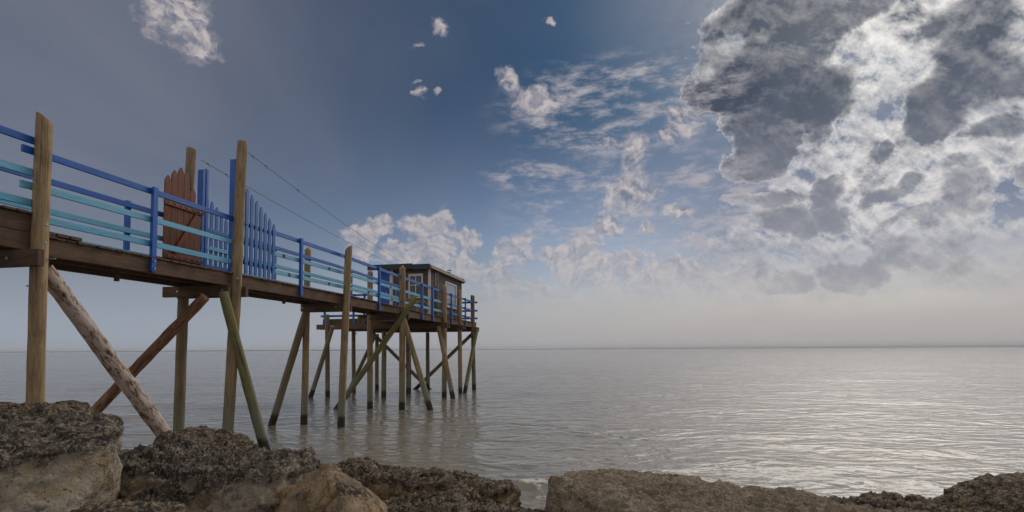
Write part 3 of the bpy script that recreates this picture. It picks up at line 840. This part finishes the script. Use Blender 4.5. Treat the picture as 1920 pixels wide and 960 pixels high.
# ------------------------------------------------------------------ gate and picket wings
def picket_mesh(L, w, th, mat, tip=0.07):
    key = ('pk', round(L, 3), w, th, mat.name)
    if key in _box: return _box[key]
    prof = [(0, -w / 2), (L - tip, -w / 2), (L, -0.012), (L, 0.012), (L - tip, w / 2), (0, w / 2)]
    V = [(x, y, -th / 2) for x, y in prof] + [(x, y, th / 2) for x, y in prof]
    n = len(prof)
    F = [tuple(reversed(range(n))), tuple(range(n, 2 * n))] + [(i, (i + 1) % n, n + (i + 1) % n, n + i) for i in range(n)]
    me = mesh_from('picket', V, F, mat); _box[key] = me
    return me
def picket(name, base, L, w, th, mat, par, along, tip=0.07):
    """upright pointed board: local X up, local Y along the fence"""
    z = Vector((1, 0, 0)); y = Vector(along).normalized(); x = Vector((0, 0, 1)); z = x.cross(y)
    M = Matrix((x, y, z)).transposed().to_4x4(); M.translation = Vector(base)
    return mesh_obj(name, picket_mesh(L, w, th, mat, tip), M, par)
def wing(c, side, label, t0, n, c_post, tp):
    f = thing('picket_fence', A(t0, c, DECK), label, 'fence', 'picket wings of the gate')
    for k in range(n):
        t = t0 + k * 0.135
        L = 1.66 - 0.084 * k
        p = picket('picket', A(t, c, DECK + 0.02), L, 0.082, 0.022, M_PICKET, f, U, 0.085)
        for hz in (0.22, 0.62, 0.98):
            if hz < L - 0.1: bolt(A(t, c, DECK + hz) - N * 0.011 * side, -N * side, p, 0.007)
    for hz, m_ in ((0.24, M_PICKET), (0.62, M_LIGHT), (0.98, M_PICKET)):
        bar('rail', A(t0 - 0.22, c + 0.03 * side, DECK + hz), A(t0 + 0.135 * n - 0.06, c + 0.03 * side, DECK + hz), 0.03, 0.08, m_, f)
    bar('post', A(tp, c_post, DECK - 0.02), A(tp, c_post, DECK + 2.16), 0.125, 0.07, M_BLUE, f, up=tuple(U))
    bar('post', A(tp + 0.09, c_post + 0.03 * side, DECK - 0.02), A(tp + 0.09, c_post + 0.03 * side, DECK + 2.20), 0.06, 0.06, M_BLUE, f, up=tuple(U))
    return f
wing(-0.02, 1, 'near-side blue picket fence stepping down right of the tall gate pile', 10.22, 7, 0.055, 9.94)
wing(WID + 0.03, -1, 'far-side blue picket fence stepping down beside the brown gate', 10.45, 7, WID + 0.03, 10.30)

def build_gate():
    hinge = A(10.24, WID - 0.075, DECK + 0.07)
    d = (Vector((-0.17, -1.0, 0))).normalized()           # the leaf stands open, folded back towards the shore
    nrm = Vector((-d.y, d.x, 0))
    g = thing('wooden_gate', hinge, 'red-brown arched plank gate standing open against the far railing', 'gate')
    tops = [1.30, 1.56, 1.83, 1.86, 1.76, 1.62]; w = 0.148
    for k, L in enumerate(tops):
        o = picket('board', hinge + d * (0.06 + w * k + w / 2) + Vector((0, 0, 0.05)), L, w - 0.008, 0.024, M_GATE, g, d, 0.10)
        for hz in (0.15, 1.12): bolt(hinge + d * (0.06 + w * k + w / 2) + Vector((0, 0, hz + 0.05)) + nrm * 0.04, nrm, o, 0.008)
    for hz in (0.20, 1.17):
        bar('crosspiece', hinge + d * 0.03 + nrm * 0.026 + Vector((0, 0, hz)), hinge + d * (0.09 + 6 * w) + nrm * 0.026 + Vector((0, 0, hz)), 0.026, 0.095, M_GATE, g)
    bar('diagonal_brace', hinge + d * 0.18 + nrm * 0.026 + Vector((0, 0, 1.10)), hinge + d * 0.72 + nrm * 0.026 + Vector((0, 0, 0.27)), 0.024, 0.09, M_GATE, g)
    for hz in (0.2, 1.17):
        bar('hinge', hinge + d * -0.02 + nrm * 0.045 + Vector((0, 0, hz)), hinge + d * 0.30 + nrm * 0.045 + Vector((0, 0, hz)), 0.006, 0.035, M_WIRE, g, bev=0.001)
build_gate()

# ------------------------------------------------------------------ hut platform
plat = thing('fishing_platform', A(23.5, 2.6, 0), 'square timber platform on piles carrying the hut', 'platform')
PH = DECK - 0.10
PL0, PL1, PC = 20.05, 27.0, 5.55
planks(PL0, 22.1, -0.04, 2.9, lambda t: PH, plat)
planks(22.1, PL1, -0.04, PC, lambda t: PH, plat)
for c in (0.045,): 
    for t0, t1 in ((20.62, 24.0), (24.02, 26.95)): stringer(t0, t1, c, PH - PT, 0.225, par=plat)
for c in (1.0, 2.0, 3.0, 4.0, 5.0, 5.48): stringer(22.2, 26.95, c, PH - PT - 0.004, 0.22, par=plat)
for t in (20.2, 22.05, 26.97):
    bar('side_beam', A(t, 0.085 if t > 21 else 1.1, PH - PT - 0.115), A(t, PC - 0.02 if t > 21 else 2.9, PH - PT - 0.115), 0.07, 0.22, M_BEAM, plat)
for t in (21.9, 24.15, 26.5):
    for dt in (-0.14, 0.14):
        bar('cross_beam', A(t + dt, -0.22, PH - 0.36), A(t + dt, PC + 0.1, PH - 0.36), 0.075, 0.21, M_BEAM, plat)
pile_at(833, 746, 833, 537, 21.85, plat, 0.105, None, 'point')
pile_at(863, 737, 861, 546, 24.1, plat, 0.098, None, 'point')
pile_at(889, 731, 886, 554, 26.4, plat, 0.105, M_PILE_GREY, 'flat')
for (px, yb, yt, Y, r) in ((614, 743, 590, 22.8, 0.10), (663, 733, 622, 25.6, 0.10), (720, 744, 621, 22.6, 0.11), (707, 730, 627, 26.5, 0.10), (765, 737, 622, 24.3, 0.10), (802, 729, 624, 26.5, 0.10)):
    pile_at(px, yb, px, yt, Y, plat, r, M_PILE_GREY)
log('brace', at(577, 760, 22.6), at(624, 612, 22.3), 0.10, M_PILE_GREY, plat)
log('brace', at(852, 762, 21.5), at(822, 612, 21.75), 0.10, M_PILE, plat)
log('brace', at(869, 752, 24.2), at(894, 618, 26.1), 0.092, M_GREEN, plat)
log('brace', at(768, 740, 26.8), at(892, 620, 26.5), 0.092, M_PILE_GREY, plat)
log('brace', at(812, 737, 27.0), at(697, 622, 26.8), 0.092, M_PILE_GREY, plat)
log('brace', at(650, 742, 25.2), at(702, 632, 22.8), 0.085, M_PILE_GREY, plat)
pf = lambda t: PH
nearp = thing('railing', A(23, 0, PH), 'near-side blue railing along the hut walkway to the outer corner', 'railing', 'hut platform railings')
for hh, m_ in ((1.02, M_BLUE), (0.58, M_LIGHT), (0.20, M_LIGHT)): rail(17.74, 21.82, 0.035, hh, m_, nearp)
for hh in (1.0, 0.58, 0.20): rail(21.86, 26.7, 0.035, hh, M_BLUE, nearp)
for t in (19.46, 20.55, 22.85, 24.95): post(t, -0.02, 1.06, -0.26, nearp, hfun=pf)
endp = thing('railing', A(26.9, 2, PH), 'blue railing across the seaward end of the platform', 'railing', 'hut platform railings')
for hh in (1.0, 0.58, 0.20): bar('rail', A(26.62, -0.15, PH + hh), A(26.62, PC, PH + hh), 0.035, 0.088, M_BLUE, endp)
for c in (1.7, 3.5, 5.4): bar('post', A(26.68, c, PH - 0.2), A(26.68, c, PH + 1.06), 0.085, 0.055, M_BLUE, endp, up=tuple(U))
sidep = thing('railing', A(22, 4, PH), 'low blue railing on the landward left part of the platform, below the bridge', 'railing', 'hut platform railings')
for hh in (1.0, 0.58, 0.12): bar('rail', A(22.0, 2.95, PH + hh), A(22.0, PC + 0.06, PH + hh), 0.035, 0.088, M_BLUE, sidep)
for c in (4.05, 3.55, 5.4): bar('post', A(21.95, c, PH - 0.25), A(21.95, c, PH + 1.05), 0.085, 0.055, M_BLUE, sidep, up=tuple(U))

# ------------------------------------------------------------------ the hut
def build_hut():
    HT0, HT1, C0, C1 = 21.55, 25.9, 0.50, 2.75
    HH = 2.02
    hut = thing('fishing_hut', A((HT0 + HT1) / 2, (C0 + C1) / 2, PH), 'small brown clapboard fishing hut with a flat dark roof on stilts', 'hut')
    def slab(name, t0, t1, c0, c1, h0, h1, mat, par, bev=0.004):
        a = A((t0 + t1) / 2, (c0 + c1) / 2, PH + (h0 + h1) / 2)
        return mesh_obj(name, box_mesh((t1 - t0) / math.cos(TH), c1 - c0, h1 - h0, mat, bev), frame(a, U), par)
    th = 0.06
    WF = (0.82, 1.32, 0.80, 1.66)         # front window: c0, c1, h0, h1
    WR = (23.55, 25.0, 0.62, 1.62)        # right-hand window: t0, t1, h0, h1
    fw = slab('wall', HT0, HT0 + th, C0 + 0.01, C1, 0.0, HH, M_LAP_SHADE, hut)
    rw = slab('wall', HT0 + th, HT1 - th, C0 + 0.01, C0 + 0.07, 0.0, HH - 0.02, M_LAP_SHADE, hut)
    slab('wall', HT1 - th, HT1, C0 + 0.01, C1, 0.0, HH - 0.02, M_SIDING, hut)
    slab('wall', HT0 + th, HT1 - th, C1 - 0.07, C1 - 0.01, 0.0, HH - 0.02, M_SIDING, hut)
    # clapboards, lapped
    nb = 13; pb = HH / nb
    DOOR = (2.28, 2.72)
    for k in range(nb):
        h0 = k * pb; hm = h0 + pb / 2
        segs = [(C0 - 0.02, 2.06)]
        if WF[2] - 0.05 < hm < WF[3] + 0.05: segs = [(C0 - 0.02, WF[0] - 0.06), (WF[1] + 0.06, 2.06)]
        for c0, c1 in segs:
            me = box_mesh(c1 - c0, 0.024, pb * 0.94, M_SIDING, 0.003)
            M = frame(A(HT0, (c0 + c1) / 2, PH + hm) - U * 0.014, N) @ Matrix.Rotation(-0.09, 4, 'X')
            mesh_obj('clapboard', me, M, fw)
        segs = [(HT0 + 0.02, HT1)]
        if WR[2] - 0.05 < hm < WR[3] + 0.05: segs = [(HT0 + 0.02, WR[0] - 0.09), (WR[1] + 0.09, HT1)]
        for t0, t1 in segs:
            tt = t0
            while tt < t1 - 0.01:
                te = min(t1, tt + 1.15 + 0.25 * ((k * 7) % 3))
                if t1 - te < 0.3: te = t1
                me = box_mesh((te - tt) / math.cos(TH) - 0.006, 0.024, pb * 0.94, M_SIDING, 0.003)
                M = frame(A((tt + te) / 2, C0, PH + hm) - N * 0.004, U) @ Matrix.Rotation(0.09, 4, 'X')
                mesh_obj('clapboard', me, M, rw)
                tt = te
    slab('corner_trim', HT0 - 0.05, HT0 + 0.035, C0 - 0.05, C0 + 0.035, 0, HH - 0.02, M_TRIM, hut)
    slab('corner_trim', HT1 - 0.03, HT1 + 0.04, C0 - 0.05, C0 + 0.03, 0, HH - 0.1, M_TRIM, hut)
    slab('door_trim', HT0 - 0.045, HT0 - 0.002, 2.07, 2.21, 0, HH - 0.05, M_TRIM, hut)
    door = slab('door', HT0 - 0.04, HT0 - 0.003, 2.22, 2.74, 0.02, HH - 0.1, M_BLUE, hut)
    for k in range(2): slab('door_batten', HT0 - 0.065, HT0 - 0.042, 2.24, 2.72, 0.35 + k * 0.95, 0.45 + k * 0.95, M_BLUE, door)
    rod('door_handle', A(HT0 - 0.09, 2.32, PH + 0.95), A(HT0 - 0.09, 2.32, PH + 1.07), 0.012, M_STEEL, door)
    # front window with four panes
    w = slab('window', HT0 - 0.055, HT0 - 0.003, WF[0] - 0.06, WF[1] + 0.06, WF[2] - 0.06, WF[2], M_WHITE, hut)
    slab('frame', HT0 - 0.055, HT0 - 0.003, WF[0] - 0.06, WF[1] + 0.06, WF[3], WF[3] + 0.10, M_WHITE, w)
    slab('frame', HT0 - 0.053, HT0 - 0.003, WF[0] - 0.06, WF[0], WF[2], WF[3], M_WHITE, w)
    slab('frame', HT0 - 0.053, HT0 - 0.003, WF[1], WF[1] + 0.06, WF[2], WF[3], M_WHITE, w)
    cm, hm = (WF[0] + WF[1]) / 2, (WF[2] + WF[3]) / 2 + 0.06
    slab('glazing_bar', HT0 - 0.046, HT0 - 0.015, cm - 0.016, cm + 0.016, WF[2], WF[3], M_WHITE, w)
    slab('glazing_bar', HT0 - 0.043, HT0 - 0.015, WF[0], WF[1], hm - 0.016, hm + 0.016, M_WHITE, w)
    for c0, c1 in ((WF[0], cm - 0.016), (cm + 0.016, WF[1])):
        for h0, h1 in ((WF[2], hm - 0.016), (hm + 0.016, WF[3])):
            slab('pane', HT0 - 0.024, HT0 - 0.016, c0, c1, h0, h1, M_GLASS, w, 0.001)
    # big window on the right-hand wall, one pane with the reflected sky in its colour
    w = slab('window', WR[0] - 0.09, WR[1] + 0.09, C0 - 0.055, C0 - 0.02, WR[2] - 0.08, WR[2], M_WHITE, hut)
    slab('frame', WR[0] - 0.09, WR[1] + 0.09, C0 - 0.055, C0 - 0.02, WR[3], WR[3] + 0.07, M_WHITE, w)
    slab('frame', WR[0] - 0.09, WR[0], C0 - 0.053, C0 - 0.02, WR[2], WR[3], M_WHITE, w)
    slab('frame', WR[1], WR[1] + 0.09, C0 - 0.053, C0 - 0.02, WR[2], WR[3], M_WHITE, w)
    slab('sky_pane', WR[0], WR[1], C0 - 0.022, C0 - 0.014, WR[2], WR[3], M_SKY_PANE, w, 0.001)
    # roof: two dark sheets with deep front fascia, corrugated cover, tan gutter and downpipe
    rf = slab('roof', HT0 - 0.28, HT1 + 0.12, 1.15, C1 + 0.30, HH + 0.02, HH + 0.10, M_ROOF, hut)
    slab('roof_sheet', HT0 - 0.28, HT1 + 0.12, C0 - 0.13, 1.148, HH - 0.01, HH + 0.07, M_ROOF, rf)
    slab('fascia', HT0 - 0.31, HT0 - 0.283, 1.10, C1 + 0.32, HH - 0.10, HH + 0.125, M_ROOF, rf)
    slab('fascia', HT0 - 0.305, HT0 - 0.283, C0 - 0.14, 1.097, HH - 0.13, HH + 0.09, M_ROOF, rf)
    slab('fascia', HT1 + 0.123, HT1 + 0.15, C0 - 0.14, C1 + 0.3, HH - 0.13, HH + 0.09, M_ROOF, rf)
    for k in range(17):
        c = C0 - 0.05 + k * 0.16
        slab('roof_rib', HT0 - 0.27, HT1 + 0.1, c, c + 0.05, HH + (0.072 if c < 1.1 else 0.102), HH + (0.095 if c < 1.1 else 0.125), M_ROOF, rf)
    slab('gutter', HT0 - 0.25, HT1 + 0.14, C0 - 0.21, C0 - 0.135, HH - 0.09, HH - 0.005, M_GUTTER, rf)
    rod('downpipe', A(22.35, C0 - 0.07, PH + 0.02), A(22.35, C0 - 0.07, PH + HH - 0.08), 0.035, M_GUTTER, hut)
    rod('vent_pipe', A(22.15, C0 - 0.06, PH + 1.3), A(22.15, C0 - 0.06, PH + HH - 0.15), 0.018, M_WHITE, hut)
    br = thing('roof_bracket', A(24.3, C0 + 0.1, PH + HH + 0.1), 'small blue metal bracket standing on the hut roof edge', 'bracket')
    for dc in (0.0, 0.12):
        bar('leg', A(24.22, C0 + dc, PH + HH + 0.07), A(24.30, C0 + dc, PH + HH + 0.27), 0.02, 0.025, M_BLUE, br)
    bar('crossbar', A(24.30, C0 - 0.03, PH + HH + 0.27), A(24.30, C0 + 0.15, PH + HH + 0.27), 0.025, 0.04, M_BLUE, br)
    bar('crossbar', A(24.26, C0 - 0.02, PH + HH + 0.17), A(24.26, C0 + 0.14, PH + HH + 0.17), 0.02, 0.03, M_BLUE, br)
build_hut()

# ------------------------------------------------------------------ things on the platform
def build_chair(t0, c0, label):
    ch = thing('deck_chair', A(t0, c0, PH), label, 'chair', 'folded chairs by the hut wall')
    # folded, leaning back on its rear legs beside the rail: two rails and cross slats
    ax = (U * 0.75 + Vector((0, 0, -0.28))).normalized()
    a = A(t0, c0, PH + 0.62)
    for dc in (0.0, 0.40):
        bar('side_rail', a + N * dc, a + N * dc + ax * 0.95, 0.025, 0.045, M_CHAIR, ch)
        for k, s in enumerate((0.06, 0.80)):
            top = a + N * dc + ax * s
            bar('leg', (top.x - U.x * 0.2, top.y - U.y * 0.2, PH + 0.003), top, 0.025, 0.04, M_CHAIR, ch, up=tuple(N))
    for k in range(7):
        p = a + ax * (0.06 + 0.135 * k) + Vector((0, 0, 0.025))
        bar('slat', p - N * 0.02, p + N * 0.42, 0.05, 0.014, M_CHAIR, ch)
    for k in range(3):
        p = a + ax * 0.03 + U * (-0.03 - 0.10 * k) + Vector((0, 0, -0.12 - 0.15 * k))
        bar('slat', p, p + N * 0.40, 0.014, 0.05, M_CHAIR, ch)
build_chair(19.15, 0.32, 'pale slatted wooden lounger nearest the pile in front of the hut')
build_chair(20.25, 0.30, 'pale slatted wooden lounger below the white corner of the hut')

def tube(name, pts, r, mat, M=None, parent=None, seg=6):
    cu = bpy.data.curves.new(name, 'CURVE'); cu.dimensions = '3D'; cu.bevel_depth = r; cu.bevel_resolution = 1; cu.resolution_u = 2
    sp = cu.splines.new('POLY'); sp.points.add(len(pts) - 1)
    for q, p in zip(sp.points, pts): q.co = (p[0], p[1], p[2], 1)
    tmp = bpy.data.objects.new('tmp', cu); COL.objects.link(tmp)
    me = bpy.data.meshes.new_from_object(tmp.evaluated_get(bpy.context.evaluated_depsgraph_get()))
    bpy.data.objects.remove(tmp); me.materials.clear(); me.materials.append(mat)
    return mesh_obj(name, me, M, parent)
def wire(a, b, sag, label, knots):
    a, b = Vector(a), Vector(b)
    pts = []
    for i in range(41):
        s = i / 40; p = a.lerp(b, s); p.z -= sag * 4 * s * (1 - s); pts.append(p)
    o = tube('wire', pts, 0.0048, M_WIRE)
    for s in knots:
        p = a.lerp(b, s); p.z -= sag * 4 * s * (1 - s)
        d = (b - a).normalized()
        rod('wire_tie', p - d * 0.02, p + d * 0.02, 0.012, M_WIRE, o)
        rod('wire_end', p, p + d * 0.07 + Vector((0, 0, -0.05)), 0.003, M_WIRE, o)
    tag(o, label, 'wire', 'stay wires')
wire(at(465, 286, 9.95), A(22.5, 1.6, PH + 2.12), 0.10, 'taut wire from the tall near gate pile down to the hut roof', (0.012, 0.05, 0.16))
wire(at(377, 300, 10.3), A(22.5, 2.0, PH + 2.12), 0.10, 'taut wire from the far gate post down to the hut roof', (0.015, 0.06))
lp = []
b0 = A(21.86, 3.80, PH + 0.10)
for i in range(33):
    s_ = i / 32
    lp.append(b0 + N * (0.02 + 0.13 * (0.5 - 0.5 * math.cos(math.pi * s_)) + 0.02 * math.sin(s_ * 7)) + Vector((0, 0, -0.80 * (1 - abs(2 * s_ - 1) ** 3) - 0.0)))
tag(tube('rope', lp, 0.011, M_ROPE), 'loop of pale rope hanging below the platform railing', 'rope')
tag(rod('rope', at(770, 737, 24.8), at(770, 628, 24.8), 0.022, M_WIRE, None), 'dark hoist rope hanging straight from the platform into the water', 'rope')

# ------------------------------------------------------------------ the air between here and the far coast
hv = bpy.data.meshes.new('haze'); bmh = bmesh.new(); bmesh.ops.create_cube(bmh, size=1.0)
bmesh.ops.scale(bmh, vec=(28000, 17000, 46), verts=bmh.verts); bmesh.ops.translate(bmh, vec=(0, 6000, 18.5), verts=bmh.verts)
bmh.to_mesh(hv); bmh.free()
hm = bpy.data.materials.new('haze'); hm.use_nodes = True
ht = hm.node_tree; ht.nodes.clear()
ho = ht.nodes.new('ShaderNodeOutputMaterial'); hp = ht.nodes.new('ShaderNodeVolumePrincipled')
hp.inputs['Color'].default_value = (0.90, 0.92, 0.95, 1); hp.inputs['Density'].default_value = 0.00010
ht.links.new(hp.outputs[0], ho.inputs['Volume'])
hv.materials.append(hm)
tag(mesh_obj('haze', hv), 'thin pale sea haze over the estuary', None, None, 'stuff')
